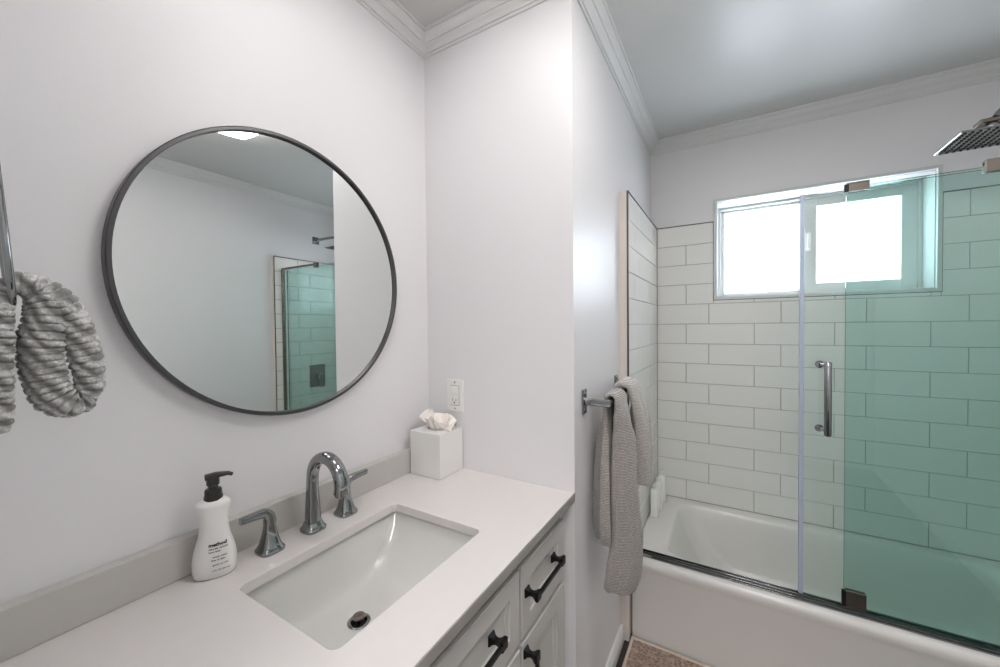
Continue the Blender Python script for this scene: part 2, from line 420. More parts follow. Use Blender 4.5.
e1 = panel(.7535, 1.008, FZ+.118, .630, .050).build('door', M['cab'], van); pull(e1, (XF, .768, .607), (XF, .768, .46))
e2 = panel(.518, .7425, FZ+.118, .630, .050).build('door', M['cab'], van); pull(e2, (XF, .540, .605), (XF, .540, .46))
e3 = panel(.290, .514, FZ+.118, .630, .050).build('door', M['cab'], van); pull(e3, (XF, .492, .605), (XF, .492, .46))
e4 = panel(.028, .266, FZ+.118, .630, .050).build('door', M['cab'], van); pull(e4, (XF, .244, .605), (XF, .244, .46))

# ------------------------------------------------------------ countertop with the sink cut-out
ctr = thing('countertop', 0, 'white quartz countertop with grey backsplash running under the round mirror', 'countertop')
SX0, SX1, SY0, SY1 = .1395, .417, .346, .731
scx, scy, shx, shy = (SX0+SX1)/2, (SY0+SY1)/2, (SX1-SX0)/2, (SY1-SY0)/2
def ringmatch(x0, x1, y0, y1, z, n=6):
    """outer rectangle with as many vertices as rrect"""
    cx, cy, hx, hy = (x0+x1)/2, (y0+y1)/2, (x1-x0)/2, (y1-y0)/2; out = []
    for qx, qy in ((1, 1), (-1, 1), (-1, -1), (1, -1)):
        out += [(cx+qx*hx, cy+qy*hy, z)]*(n+1)
    return out
def slab_hole(x0, x1, y0, y1, z0, z1, hr):
    n = len(hr); m = MB()
    def outer(z):
        o = []
        for (px, py, _) in hr:
            # project outwards from the hole's centre onto the rectangle
            dx, dy = px-scx, py-scy; t = 1e9
            if dx > 1e-9: t = min(t, (x1-scx)/dx)
            if dx < -1e-9: t = min(t, (x0-scx)/dx)
            if dy > 1e-9: t = min(t, (y1-scy)/dy)
            if dy < -1e-9: t = min(t, (y0-scy)/dy)
            o.append([scx+dx*t, scy+dy*t, z])
        for cxn, cyn in ((x0, y0), (x1, y0), (x0, y1), (x1, y1)):
            k = min(range(n), key=lambda i: (o[i][0]-cxn)**2+(o[i][1]-cyn)**2); o[k][0] = cxn; o[k][1] = cyn
        return [tuple(p) for p in o]
    H_ = lambda z, e=0: [(scx+(p[0]-scx)*(1+e/shx), scy+(p[1]-scy)*(1+e/shy), z) for p in hr]
    m.loft([outer(z1), H_(z1, .0015), H_(z1-.0015), H_(z0), outer(z0)], closed=True)
    return m
hr = rrect(scx, scy, shx, shy, .016, 0, 8)
slab_hole(.0005, W-.001, .0005, Y1-.0005, ZC-.022, ZC, hr).build('slab', M['quartz'], ctr, bevel=.0012)
box(W-.001, W+.0015, .0005, Y1-.0005, ZC-.0225, ZC-.0012).build('edge_shade_band', M['edge_shade'], ctr, bevel=.0006)['label'] = 'front edge strip toned dark for shade'  # added strip that carries the shade of the slab's front edge
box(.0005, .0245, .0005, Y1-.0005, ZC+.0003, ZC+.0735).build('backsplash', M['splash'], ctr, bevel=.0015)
# sink bowl below the slab
sink = thing('undermount_sink', 0, 'white rectangular porcelain sink with drain set under the counter', 'sink')
rings = []
zs = ZC-.0225
for dz, ex, r, sh in ((0, .022, .03, 0), (-.012, .022, .03, 0)):
    rings.append(rrect(scx, scy, shx+ex, shy+ex, r, zs+dz, 8))
outer2 = [rrect(scx, scy, shx+.014, shy+.014, .04, zs-.02, 8), rrect(scx, scy, shx-.012, shy-.03, .05, zs-.10, 8), rrect(scx+.0, scy, shx-.055, shy-.10, .06, zs-.138, 8)]
inner = []
for dz, ix, iy, r in ((0, .012, .010, .02), (-.008, .010, .008, .022), (-.03, .0, -.006, .024), (-.06, -.004, -.022, .026), (-.085, -.010, -.045, .03), (-.102, -.018, -.07, .034), (-.112, -.032, -.10, .036), (-.118, -.055, -.13, .036), (-.121, -.085, -.155, .03)):
    inner.append(rrect(scx, scy, shx+ix+.002, shy+iy+.002, r, zs+dz, 8))
dr = .018
dc = (scx-.034, scy-.012)
hole_r = [(dc[0]+dr*math.cos(a), dc[1]+dr*math.sin(a), zs-.1225) for a in [math.atan2(p[1]-scy, p[0]-scx) for p in inner[-1]]]
bowl = MB(); bowl.loft(list(reversed(outer2))+list(reversed(rings))+inner+[hole_r], cap0=False, cap1=False)
bowl.build('basin', M['porcelain'], sink, smooth=50)
dm = MB(); zd = zs-.1215
dm.lathe([(.012, -.02), (.0135, -.004), (.0150, -.001), (.0225, .0), (.0232, .0012), (.021, .0024), (.0165, .0018), (.0145, -.002), (.0125, -.02)], origin=(dc[0], dc[1], zd), n=40)
dm.build('drain_ring', M['chrome'], sink, smooth=40)
MB().lathe([(.003, -.02), (.003, .004), (.0118, .008), (.0130, .0105), (.0122, .013), (.001, .0145)], origin=(dc[0], dc[1], zd), n=32).build('drain_stopper', M['nickel'], sink, smooth=40)
MB().lathe([(.0005, -.012), (.0140, -.012), (.0140, -.011), (.0005, -.011)], origin=(dc[0], dc[1], zd), n=24).build('drain_throat', M['rubber'], sink)

# ------------------------------------------------------------ faucet
fau = thing('bathroom_faucet', 0, 'chrome gooseneck faucet with two lever handles behind the sink', 'faucet')
def sqring(cx, cy, z, h, e=4.0, n=28, hy=None):
    out = []; hy = hy or h
    for k in range(n):
        a = 2*PI*k/n; c, s_ = math.cos(a), math.sin(a)
        out.append((cx+h*math.copysign(abs(c)**(2/e), c), cy+hy*math.copysign(abs(s_)**(2/e), s_), z))
    return out
def base_rings(cx, cy, s=1.0):
    prof = [(0, .0245), (.004, .0252), (.0065, .0245), (.009, .0222), (.013, .0200), (.017, .0182), (.020, .0172)]
    return [sqring(cx, cy, ZC+z*s, h*s, 3.4) for z, h in prof]
# spout
m = MB()
m.loft(base_rings(.073, .539, 1.0)).build('spout_base', M['chrome'], fau, smooth=45)
m = MB()
sp = [(.073, .539, ZC+.018), (.073, .539, ZC+.05), (.073, .539, ZC+.085), (.074, .539, ZC+.115)]
cxa, cza, ra = .127, ZC+.122, .052
for k in range(0, 15):
    a = PI-k*(PI+.30)/14
    sp.append((cxa+ra*math.cos(a), .539, cza+ra*math.sin(a)*1.05))
rad = [(.0170, .0170), (.0150, .0150), (.0130, .0130), (.0122, .0122)]+[(.0122+.0001*k, .0124+.0002*k) for k in range(15)]
pts2 = smoothpath(sp, 3)
rr = []
for i in range(len(pts2)):
    t = i/3; k = min(int(t), len(rad)-2); f = t-k
    rr.append((rad[k][0]*(1-f)+rad[k+1][0]*f, rad[k][1]*(1-f)+rad[k+1][1]*f))
m.tube(pts2, rr, 24, shape=2.6, up=(1, 0, 0))
m.build('spout', M['chrome'], fau, smooth=50)
e = Vector(sp[-1]); t_ = (Vector(sp[-1])-Vector(sp[-2])).normalized()
MB().lathe([(.0095, -.001), (.0125, 0), (.0125, .005), (.009, .0055), (.0085, .002)], axis=t_, origin=e, n=28).build('aerator', M['nickel'], fau, smooth=40)
def lever(cy, sgn):
    m = MB(); m.loft(base_rings(.073, cy, 1.0)); 
    m.loft([sqring(.073, cy, ZC+z, h, 3.5) for z, h in ((.018, .0178), (.028, .0152), (.040, .0125), (.054, .0106), (.066, .0104))])
    o = m.build('handle', M['chrome'], fau, smooth=45)
    l = MB()
    pth = smoothpath([(.073, cy-sgn*.001, ZC+.060), (.0735, cy+sgn*.001, ZC+.074), (.075, cy+sgn*.010, ZC+.084), (.077, cy+sgn*.022, ZC+.0865), (.079, cy+sgn*.040, ZC+.088), (.081, cy+sgn*.060, ZC+.089)], 5)
    n = len(pth); ra_ = []
    for i in range(n):
        f = i/(n-1); ra_.append((.0108*(1-f)+.0052*f if f < .5 else .0080-.0028*(f-.5)/.5, .0110*(1-f)+.0072*f))
    l.tube(pth, ra_, 20, shape=3.2, up=(1, 0, 0))
    l.build('lever', M['chrome'], o, smooth=50)
lever(.441, -1); lever(.628, 1)

# ------------------------------------------------------------ soap bottle
soap = thing('soap_bottle', 0, 'white waisted hand soap bottle with dark pump and black printing beside the sink', 'soap bottle')
bx, by = .060, .345; ang = math.radians(62)      # wide axis faces the viewer
ca, sa = math.cos(ang), math.sin(ang)
def oval(z, a, b_, n=36, e=2.3, sk=0):
    out = []
    for k in range(n):
        t = 2*PI*k/n; c, s_ = math.cos(t), math.sin(t)
        px = a*math.copysign(abs(c)**(2/e), c); py = b_*math.copysign(abs(s_)**(2/e), s_)
        out.append((bx+px*ca-py*sa, by+px*sa+py*ca, z+sk*px))
    return out
prof = [(z, a*.83, b*.9) for z, a, b in [(0.000, .036, .021), (.003, .0395, .0235), (.015, .0425, .0255), (.030, .0425, .0255), (.045, .040, .0245), (.060, .0355, .023), (.075, .0305, .0215), (.090, .0275, .0205), (.105, .0275, .0205), (.120, .0295, .021), (.132, .0325, .0215), (.137, .0330, .0215)]]
bm_ = MB(); R_ = [oval(ZC+.0005+z, a, b_) for z, a, b_ in prof]
R_ += [oval(ZC+.1405, .0255, .0175), oval(ZC+.1445, .019, .0135), oval(ZC+.148, .012, .011)]
bm_.loft(R_); bm_.build('bottle', M['soap'], soap, smooth=60)
pz = ZC+.1445
pm = MB().lathe([(.0115, -.001), (.0150, .0), (.0155, .004), (.0138, .011), (.0138, .018), (.0125, .020), (.0080, .021), (.0080, .027), (.0105, .028), (.0105, .043), (.0095, .046), (.001, .0465)], origin=(bx, by, pz), n=28)
pm.build('pump', M['pump'], soap, smooth=40)
nm = MB(); dx_, dy_ = math.cos(math.radians(66)), math.sin(math.radians(66))
nm.tube([(bx-.012*dx_, by-.012*dy_, pz+.043), (bx+.004*dx_, by+.004*dy_, pz+.045), (bx+.014*dx_, by+.014*dy_, pz+.045), (bx+.024*dx_, by+.024*dy_, pz+.0445), (bx+.031*dx_, by+.031*dy_, pz+.041)], [(.0055, .010), (.0055, .009), (.0045, .007), (.0036, .0055), (.003, .004)], 16, shape=2.6)
nm.build('nozzle', M['pump'], soap, smooth=40)
# printing wrapped onto the bottle's face
def body_at(z):
    for (z0, a0, b0), (z1, a1, b1) in zip(prof, prof[1:]):
        if z0 <= z <= z1:
            f = (z-z0)/(z1-z0); return a0*(1-f)+a1*f, b0*(1-f)+b1*f
    return prof[-1][1:]
def print_line(txt, size, u0, z, bold=0):
    cu = bpy.data.curves.new('txt', 'FONT'); cu.body = txt; cu.size = size; cu.offset = bold; cu.resolution_u = 2
    to = bpy.data.objects.new('txt', cu); COL.objects.link(to)
    dg = bpy.context.evaluated_depsgraph_get(); me = bpy.data.meshes.new_from_object(to.evaluated_get(dg))
    bpy.data.objects.remove(to)
    vs = []; 
    for v in me.vertices:
        u = u0+v.co.x; zz = z+v.co.y; a, b_ = body_at(zz)
        u_ = max(-a*.98, min(a*.98, u)); k = (1-(abs(u_)/a)**2.3)**(1/2.3)
        py = -(b_*k+.0006)
        vs.append((bx+u_*ca-py*sa, by+u_*sa+py*ca, ZC+zz))
    fs = [tuple(p.vertices) for p in me.polygons]; return vs, fs
tm = MB()
for txt, sz, u0, z, bo in (('method', .0088, -.007, .062, .0004), ('naturally derived', .0043, -.007, .0562, .00012), ('hand wash', .0043, -.007, .0508, .00012),
                           ('sweet water', .0045, -.001, .041, .0001), ('free of dyes', .0045, -.003, .0352, .0001), ('gentle on skin', .0042, -.001, .0265, .00008), ('12 FL OZ (354 mL)', .0036, -.003, .016, .00008)):
    tm.add(*print_line(txt, sz, u0, z, bo))
tm.build('printed_label', M['ink'], soap)['label'] = 'black printed words'

# ------------------------------------------------------------ tissue box
tb = thing('tissue_box', 0, 'white cube tissue box in the counter corner', 'tissue box')
tx0, tx1, ty0, ty1, tzz = .028, .150, .906, 1.024, ZC+.139
tcx, tcy = (tx0+tx1)/2, (ty0+ty1)/2
hr2 = [(tcx+.036*math.cos(2*PI*k/32), tcy+.022*math.sin(2*PI*k/32), 0) for k in range(32)]
m = MB()
def sqr(z, e=0): 
    o = []
    for (px, py, _) in hr2:
        dx, dy = px-tcx, py-tcy; t = min((.061-e)/abs(dx) if abs(dx) > 1e-9 else 1e9, (.059-e)/abs(dy) if abs(dy) > 1e-9 else 1e9); o.append([tcx+dx*t, tcy+dy*t, z])
    for sx in (-1, 1):
        for sy in (-1, 1):
            cxn, cyn = tcx+sx*(.061-e), tcy+sy*(.059-e); k = min(range(32), key=lambda i: (o[i][0]-cxn)**2+(o[i][1]-cyn)**2); o[k][0] = cxn; o[k][1] = cyn
    return [tuple(p) for p in o]
hz = lambda z: [(p[0], p[1], z) for p in hr2]
m.loft([sqr(ZC+.0005), sqr(tzz), hz(tzz), hz(tzz-.02)], cap0=True, cap1=True)
m.build('box', M['box'], tb, bevel=.0015)
# crumpled tissue pulled through the slot
m = MB(); nu, nv = 44, 16; random.seed(3)
for lay, (amp, hgt, ph, lean) in enumerate(((.022, .066, 0, .004), (.018, .056, 1.7, -.018), (.028, .048, 3.1, .016))):
    vs = []; fs = []
    for j in range(nv+1):
        f = j/nv
        for i in range(nu+1):
            g = i/nu; s_ = (g-.5)*2
            wdt = .030+.048*f**.8
            px = tcx+s_*wdt*.75+lean*f+.006*math.sin(9*g+ph+4*f)*f
            py = tcy+amp*math.sin(7.5*g+ph)*(.25+f)+.005*math.sin(17*g+2*ph)*f+(lay-1)*.018*f
            pz_ = tzz-.012+hgt*f*(1+.22*math.sin(5*g+ph*2)+.12*math.sin(13*g+ph))-.020*f*f*abs(s_)**1.5+.003*math.sin(23*g+7*f)
            vs.append((px, py, max(pz_, tzz+.0015) if f > .3 else pz_))
    for j in range(nv):
        for i in range(nu):
            a = j*(nu+1)+i; fs.append((a, a+1, a+nu+2, a+nu+1))
    m.add(vs, fs)
m.build('tissue', M['tissue'], tb, smooth=True, solid=.0006)

# ------------------------------------------------------------ outlet
ol = thing('wall_outlet', 0, 'white outlet plate on the partition wall above the tissue box', 'outlet')
ox, oz = .120, 1.120; yy = Y1
box(ox-.034, ox+.034, yy-.0055, yy-.0002, oz-.053, oz+.053).build('cover_plate', M['plate'], ol, bevel=.002, seg=3)
r_ = MB(); r_.box(ox-.0165, ox+.0165, yy-.0085, yy-.004, oz-.032, oz+.032); ro = r_.build('receptacle', M['plate'], ol, bevel=.0012)
r_ = frame_mb(ox-.0178, ox+.0178, oz-.0333, oz+.0333, .0012, .0012, .0012, .0012, yy-.0060, yy-.0052); r_.build('recess_line', M['slot'], ol)
r_ = MB(); r_.box(ox-.009, ox+.009, yy-.0125, yy-.0083, oz+.008, oz+.026); r_.box(ox-.008, ox+.008, yy-.0105, yy-.0083, oz-.004, oz+.005); r_.build('switch_button', M['plate'], ro, bevel=.0008)
r_ = MB(); r_.box(ox-.0075, ox-.0055, yy-.0088, yy-.0083, oz-.018, oz-.010); r_.box(ox+.0055, ox+.0075, yy-.0088, yy-.0083, oz-.018, oz-.011)
r_.lathe([(.0028, 0), (.0028, .0005)], axis=(0, -1, 0), origin=(ox, yy-.0083, oz-.0235), n=14); r_.build('socket_slots', M['slot'], ro)
for dz in (-.0435, .0435):
    MB().lathe([(.003, 0), (.0026, .001), (.0005, .0013)], axis=(0, -1, 0), origin=(ox, yy-.0054, oz+dz), n=14).build('screw', M['chrome'], ol, smooth=40)

# ------------------------------------------------------------ round mirror
mir = thing('round_mirror', 0, 'large round mirror in a slim dark grey frame above the faucet', 'mirror')
mc = (0, .5395, 1.4725); mr = .3245
MB().lathe([(mr-.020, .002), (mr, .002), (mr+.001, .004), (mr+.001, .0215), (mr-.001, .0235), (mr-.0065, .0235), (mr-.0075, .0225), (mr-.0075, .0155), (mr-.020, .014)], axis=(1, 0, 0), origin=mc, n=128).build('mirror_frame', M['gunmetal'], mir, smooth=40)
MB().lathe([(mr-.0075, .010), (mr-.0075, .0155), (.0005, .0155)], axis=(1, 0, 0), origin=mc, n=128).build('mirror_glass', M['mirror'], mir)

# ------------------------------------------------------------ ceiling light
cl = thing('ceiling_light', 0, 'lit square glass ceiling light seen reflected at the mirror top', 'ceiling light')
lx, ly, hw = 1.037, .848, .166
box(lx-.11, lx+.11, ly-.11, ly+.11, H-.02, H-.0005).build('canopy', M['vinyl'], cl, bevel=.003)
N = 20; vs = []; fs = []
for i in range(N+1):
    for j in range(N+1):
        u, v = 2*i/N-1, 2*j/N-1
        pin = .06
        X = hw*u*(1-pin*(1-v*v)); Y = hw*v*(1-pin*(1-u*u))
        vs.append((lx+X, ly+Y, H-.070+.020*(u*u*v*v)+.012*max(abs(u), abs(v))**4))
for i in range(N):
    for j in range(N):
        a = i*(N+1)+j; fs.append((a, a+1, a+N+2, a+N+1))
MB().add(vs, fs).build('glass_shade', M['lamp'], cl, smooth=True, solid=.004)
for sx in (-1, 1):
    MB().lathe([(.004, 0), (.004, .045)], origin=(lx+sx*.06, ly, H-.065), n=12).build('shade_rod', M['nickel'], cl, smooth=40)

# ------------------------------------------------------------ bathtub
tub = thing('bathtub', 0, 'white alcove bathtub under the window behind the glass', 'bathtub')
tz = .420; bx0, bx1, by0, by1 = XT+.002, XR-.002, 1.580, YT-.0015
icx, icy = (.683+1.845)/2, (1.672+2.190)/2; ihx, ihy = (1.845-.683)/2, (2.190-1.672)/2
def tring(x0, x1, y0, y1, r, z, n=10): return rrect((x0+x1)/2, (y0+y1)/2, (x1-x0)/2, (y1-y0)/2, r, z, n)
rings = [tring(bx0, bx1, by0+.004, by1, .004, FZ+.003), tring(bx0, bx1, by0+.004, by1, .004, tz-.055), tring(bx0, bx1, by0-.001, by1, .004, tz-.040), tring(bx0, bx1, by0-.004, by1, .004, tz-.022),
         tring(bx0, bx1, by0-.001, by1, .006, tz-.007), tring(bx0, bx1, by0+.010, by1, .008, tz),
         tring(.672, 1.855, 1.664, 2.196, .085, tz+.001), tring(.682, 1.846, 1.671, 2.189, .085, tz-.004), tring(.690, 1.839, 1.677, 2.183, .085, tz-.016),
         tring(.715, 1.82, 1.690, 2.172, .09, tz-.08), tring(.760, 1.80, 1.702, 2.160, .10, tz-.17), tring(.815, 1.775, 1.715, 2.145, .11, tz-.24),
         tring(.865, 1.745, 1.735, 2.125, .11, tz-.275), tring(.93, 1.70, 1.765, 2.095, .10, tz-.288)]
m = MB(); m.loft(rings, cap0=False); m.build('tub_shell', M['tub'], tub, smooth=50)
MB().lathe([(.001, 0), (.022, 0), (.024, .002), (.022, .004), (.010, .003), (.001, .003)], origin=(1.62, 1.93, tz-.290), n=24).build('tub_drain', M['chrome'], tub, smooth=40)
# ------------------------------------------------------------ shower glazing
gyA = 1.610       # fixed pane
gyB = 1.628       # sliding pane behind it
gz0, gz1 = .436, 1.776
trk = thing('shower_track', 0, 'slim metal track along the front rim of the tub', 'track')
m = MB(); m.box(XT+.003, XR-.003, 1.600, 1.637, tz+.0015, tz+.006); m.box(XT+.003, XR-.003, 1.600, 1.6025, tz+.006, tz+.014); m.box(XT+.003, XR-.003, 1.6185, 1.6205, tz+.006, tz+.013); m.box(XT+.003, XR-.003, 1.6345, 1.637, tz+.006, tz+.014)
m.build('rail', M['chrome'], trk, bevel=.0008)
box(XT+.003, XR-.003, 1.603, 1.618, tz+.0062, tz+.0095).build('rubber_strip', M['rubber'], trk)
def pane(name, m0, parent, x0, x1, yc, z0, z1, t=.008):
    b_ = MB().box(x0, x1, yc-t/2, yc+t/2, z0, z1)
    o = b_.build(name, [m0, M['glass_edge']], parent)
    for p in o.data.polygons:
        if abs(p.normal.y) < .5: p.material_index = 1
    return o
fx = thing('fixed_glass_panel', 0, 'green tinted fixed glass panel on the right side of the tub', 'shower panel')
pane('glass_pane', M['glass_fixed'], fx, 1.2235, XR-.012, gyA, gz0, gz1)
box(XR-.016, XR-.0005, gyA-.010, gyA+.010, tz+.0145, gz1+.004).build('wall_channel', M['nickel'], fx, bevel=.001)
m = MB(); m.box(1.512, XR-.001, gyA-.006, gyA+.006, gz1+.001, gz1+.014); m.box(1.512, 1.545, gyA-.011, gyA+.011, gz1-.016, gz1+.018)
m.build('header_brace', M['nickel'], fx, bevel=.0012)
def clamp(z0, z1, lowc):
    m = MB(); m.box(1.228, 1.276, gyA-.012, gyA-.0042, z0, z1); m.box(1.228, 1.276, gyA+.0042, gyA+.006, z0, z1)
    if lowc: m.box(1.222, 1.276, gyA-.012, gyA+.006, z0-.004, z0+.001)
    else: m.box(1.222, 1.276, gyA-.012, gyA+.014, z1, z1+.005)
    o = m.build('clamp', M['nickel'], fx, bevel=.0012)
    k = MB().box(1.2165, 1.2275, gyA-.013, gyA-.0045, z0, z1); k.build('clamp_jaw', M['black'], o, bevel=.001)
clamp(1.758, 1.782, False); clamp(.446, .498, True)
sd = thing('sliding_glass_door', 0, 'clear sliding glass door slid open behind the green panel with a vertical pull', 'shower door')
pane('glass_pane', M['glass_door'], sd, 1.1215, 1.90, gyB, gz0, gz1-.002)
box(1.1095, 1.122, gyB-.0075, gyB+.0075, gz0, gz1-.001).build('edge_seal', M['seal'], sd, bevel=.001)
m = MB(); hx_, hy_ = 1.170, gyB-.004
m.tube([(hx_+.006, 1.575, .990), (hx_+.006, 1.575, .994), (hx_+.006, 1.575, 1.222), (hx_+.006, 1.575, 1.226)], [(.0075, .0075), (.0098, .0098), (.0098, .0098), (.0075, .0075)], 20, up=(1, 0, 0))
for z in (1.214, 1.004):
    m.tube([(hx_-.008, hy_, z), (hx_-.002, 1.600, z), (hx_+.006, 1.577, z)], [(.0055, .0055)]*3, 14)
ho = m.build('pull_handle', M['chrome'], sd, smooth=40)
for z in (1.214, 1.004):
    MB().lathe([(.0115, 0), (.0115, .005), (.0095, .007), (.001, .0072)], axis=(0, -1, 0), origin=(hx_-.008, hy_-.0002, z), n=24).build('rosette', M['chrome'], ho, smooth=40)

# ------------------------------------------------------------ shower head and valve on the right wall
shh = thing('rain_shower', 0, 'square chrome rain shower head reaching in from the right wall', 'shower head')
ay, az = 1.90, 2.047
box(W2-.008, W2-.0003, ay-.028, ay+.028, az-.028, az+.028).build('wall_flange', M['chrome'], shh, bevel=.0015)
m = MB(); m.tube(smoothpath([(W2-.004, ay, az), (W2-.12, ay, az), (W2-.24, ay, az-.004), (W2-.300, ay, az-.016), (W2-.318, ay, az-.038)], 6), (.0095, .0095), 16, shape=5, up=(0, 0, 1)); m.build('arm', M['chrome'], shh, smooth=45)
hcx, hcy, hzz = 1.640, 1.920, 1.951
MB().lathe([(.012, .012), (.017, .020), (.019, .030), (.019, .036), (.013, .044), (.012, .060)], origin=(hcx, hcy-.01, hzz), n=24).build('swivel', M['chrome'], shh, smooth=40)
box(hcx-.03, hcx+.05, hcy-.03, hcy+.02, hzz+.044, hzz+.056).build('swivel_nut', M['nickel'], shh, bevel=.002)
def hring(h, z): return [(hcx-h+0, hcy-h, z), (hcx+h, hcy-h, z), (hcx+h, hcy+h, z), (hcx-h, hcy+h, z)]
HP = .098
MB().loft([hring(HP-.002, hzz), hring(HP, hzz+.002), hring(HP, hzz+.006), hring(.06, hzz+.014), hring(.03, hzz+.018)]).build('spray_plate', M['chrome'], shh, bevel=.001)
m = MB()
for i in range(11):
    for j in range(11):
        px, py = hcx-.085+.017*i, hcy-.085+.017*j
        m.lathe([(.0042, 0.0002), (.0036, -.003), (.0008, -.0032)], origin=(px, py, hzz), n=8)
m.build('nozzles', M['rubber'], shh, smooth=40)['label'] = 'dark rubber nozzles'
sv = thing('shower_valve', 0, 'square chrome shower valve seen reflected in the round mirror', 'shower valve')
vy, vz = 1.872, .975
box(XR-.008, XR-.0002, vy-.065, vy+.065, vz-.085, vz+.085).build('valve_plate', M['gunmetal'], sv, bevel=.002)
MB().lathe([(.024, 0), (.024, .045), (.021, .047), (.001, .047)], axis=(-1, 0, 0), origin=(XR-.007, vy, vz-.005), n=28).build('valve_body', M['chrome'], sv, smooth=40)
o = box(XR-.066, XR-.052, vy-.013, vy+.022, vz-.085, vz+.012).build('valve_lever', M['black'], sv, bevel=.003)

# ------------------------------------------------------------ shampoo bottles on the tub's left ledge
def shampoo(label, x, y, h, capdir):
    t = thing('shampoo_bottle', 0, label, 'bottle', 'bottles on the bathtub ledge')
    w, d_ = .0165, .021
    MB().loft([rrect(0, 0, w*.94, d_*.97, .004, .0004, 4), rrect(0, 0, w, d_, .005, .002, 4), rrect(0, 0, w, d_, .005, h-.004, 4), rrect(0, 0, w*.8, d_*.9, .005, h, 4), rrect(0, 0, .007, .007, .004, h+.001, 4), rrect(0, 0, .007, .007, .004, h+.007, 4)]).build('bottle', M['shampoo'], t, smooth=45)
    c_ = MB(); c_.lathe([(.0095, h+.006), (.0100, h+.008), (.0100, h+.017), (.0085, h+.019), (.001, h+.020)], n=20)
    c_.box(-.0065, .0065, -.006 if capdir > 0 else -.022, .022 if capdir > 0 else .006, h+.0175, h+.027)
    c_.build('pump_cap', M['soap'], t, bevel=.0015)
    t.location = (x, y, tz+.0012); return t
shampoo('white shampoo bottle on tub ledge, nearest of the three', .596, 1.975, .130, -1)
shampoo('white shampoo bottle on tub ledge, middle of the three', .599, 2.068, .130, -1)
shampoo('white shampoo bottle on tub ledge, farthest in the tiled corner', .603, 2.155, .138, 1)

# ------------------------------------------------------------ towel bar
tbr = thing('towel_bar', 0, 'chrome towel bar on the wall between vanity and tub', 'towel bar')
BX, BZ = W+.070, 1.124
m = MB().tube([(BX, 1.098, BZ), (BX, 1.50, BZ)], .0085, 20, up=(1, 0, 0)); m.build('bar', M['chrome'], tbr, smooth=40)
for y in (1.105, 1.478):
    p = box(W+.0004, W+.0065, y-.016, y+.016, BZ-.036, BZ+.036).build('wall_plate', M['chrome'], tbr, bevel=.0015)
    m = MB().tube([(W+.006, y, BZ), (BX-.018, y, BZ), (BX+.011, y, BZ)], [(.0105, .0080)]*3, 16, shape=5, up=(0, 0, 1)); m.build('post', M['chrome'], tbr, smooth=45)
    for dz in (-.024, .024): MB().lathe([(.0065, 0), (.006, .0015), (.0005, .0018)], axis=(1, 0, 0), origin=(W+.0065, y, BZ+dz), n=16).build('screw_cover', M['nickel'], p, smooth=40)

# ------------------------------------------------------------ towels over the bar
def bar_towel(name, label, m_, nodes, seed, ripple=.16):
    """nodes: (x, y, z, half width along the bar, half thickness); the cloth is gathered in soft vertical folds"""
    random.seed(seed); ph = [random.uniform(0, 6.28) for _ in range(8)]
    P = smoothpath([n_[:3] for n_ in nodes], 12); m = len(P); rings = []; N = 72; Y = Vector((0, 1, 0))
    for i, p in enumerate(P):
        k = i/12; q = min(int(k), len(nodes)-2); g = k-q; g = g*g*(3-2*g)
        hw = nodes[q][3]*(1-g)+nodes[q+1][3]*g; ht = nodes[q][4]*(1-g)+nodes[q+1][4]*g
        t = (P[min(i+1, m-1)]-P[max(i-1, 0)]); t.y = 0; t.normalize(); w = t.cross(Y); f = i/(m-1)
        ring = []; hang = min(1, max(0, (BZ-p.z)*9))
        for j in range(N):
            a = 2*PI*j/N; c, q_ = math.cos(a), math.sin(a)
            uy = math.copysign(abs(c)**.75, c); ux = math.copysign(abs(q_)**.75, q_)
            side = 1 if q_ > 0 else -1
            fold = (math.sin(5.2*c+ph[0]+side*ph[1]+1.3*f)+.6*math.sin(9.5*c+ph[2]*side-2.0*f)-.9*math.exp(-((c-.35*side-.12*math.sin(5*f+ph[5]))/.13)**2)-.7*math.exp(-((c+.45*side)/.11)**2))*ripple*hang
            edge = 1+.07*math.sin(8*f+ph[3])*hang
            ring.append(p+Y*uy*hw*edge+w*(ux*ht*(1+fold)+ht*.55*hang*math.sin(3.1*uy+ph[4]+1.1*f)))
        rings.append(ring)
    def endcap(r0, d):
        c = sum(r0, Vector())/len(r0); return [[c+(v-c)*k_+d*h_ for v in r0] for k_, h_ in ((.95, .004), (.75, .009), (.35, .011))]
    d0 = (P[0]-P[1]).normalized(); d1 = (P[-1]-P[-2]).normalized()
    rings = list(reversed(endcap(rings[0], d0)))+rings+endcap(rings[-1], d1)
    o = MB().loft(rings).build(name, m_, None, smooth=True)
    tx = bpy.data.textures.new('terry', 'CLOUDS'); tx.noise_scale = .012
    md = o.modifiers.new('d', 'SUBSURF'); md.levels = 1; md.render_levels = 1
    dm_ = o.modifiers.new('n', 'DISPLACE'); dm_.texture = tx; dm_.strength = .004; dm_.mid_level = .5; dm_.texture_coords = 'LOCAL'
    return tag(o, label, 'towel')
y_ = 1.195; T = .0078
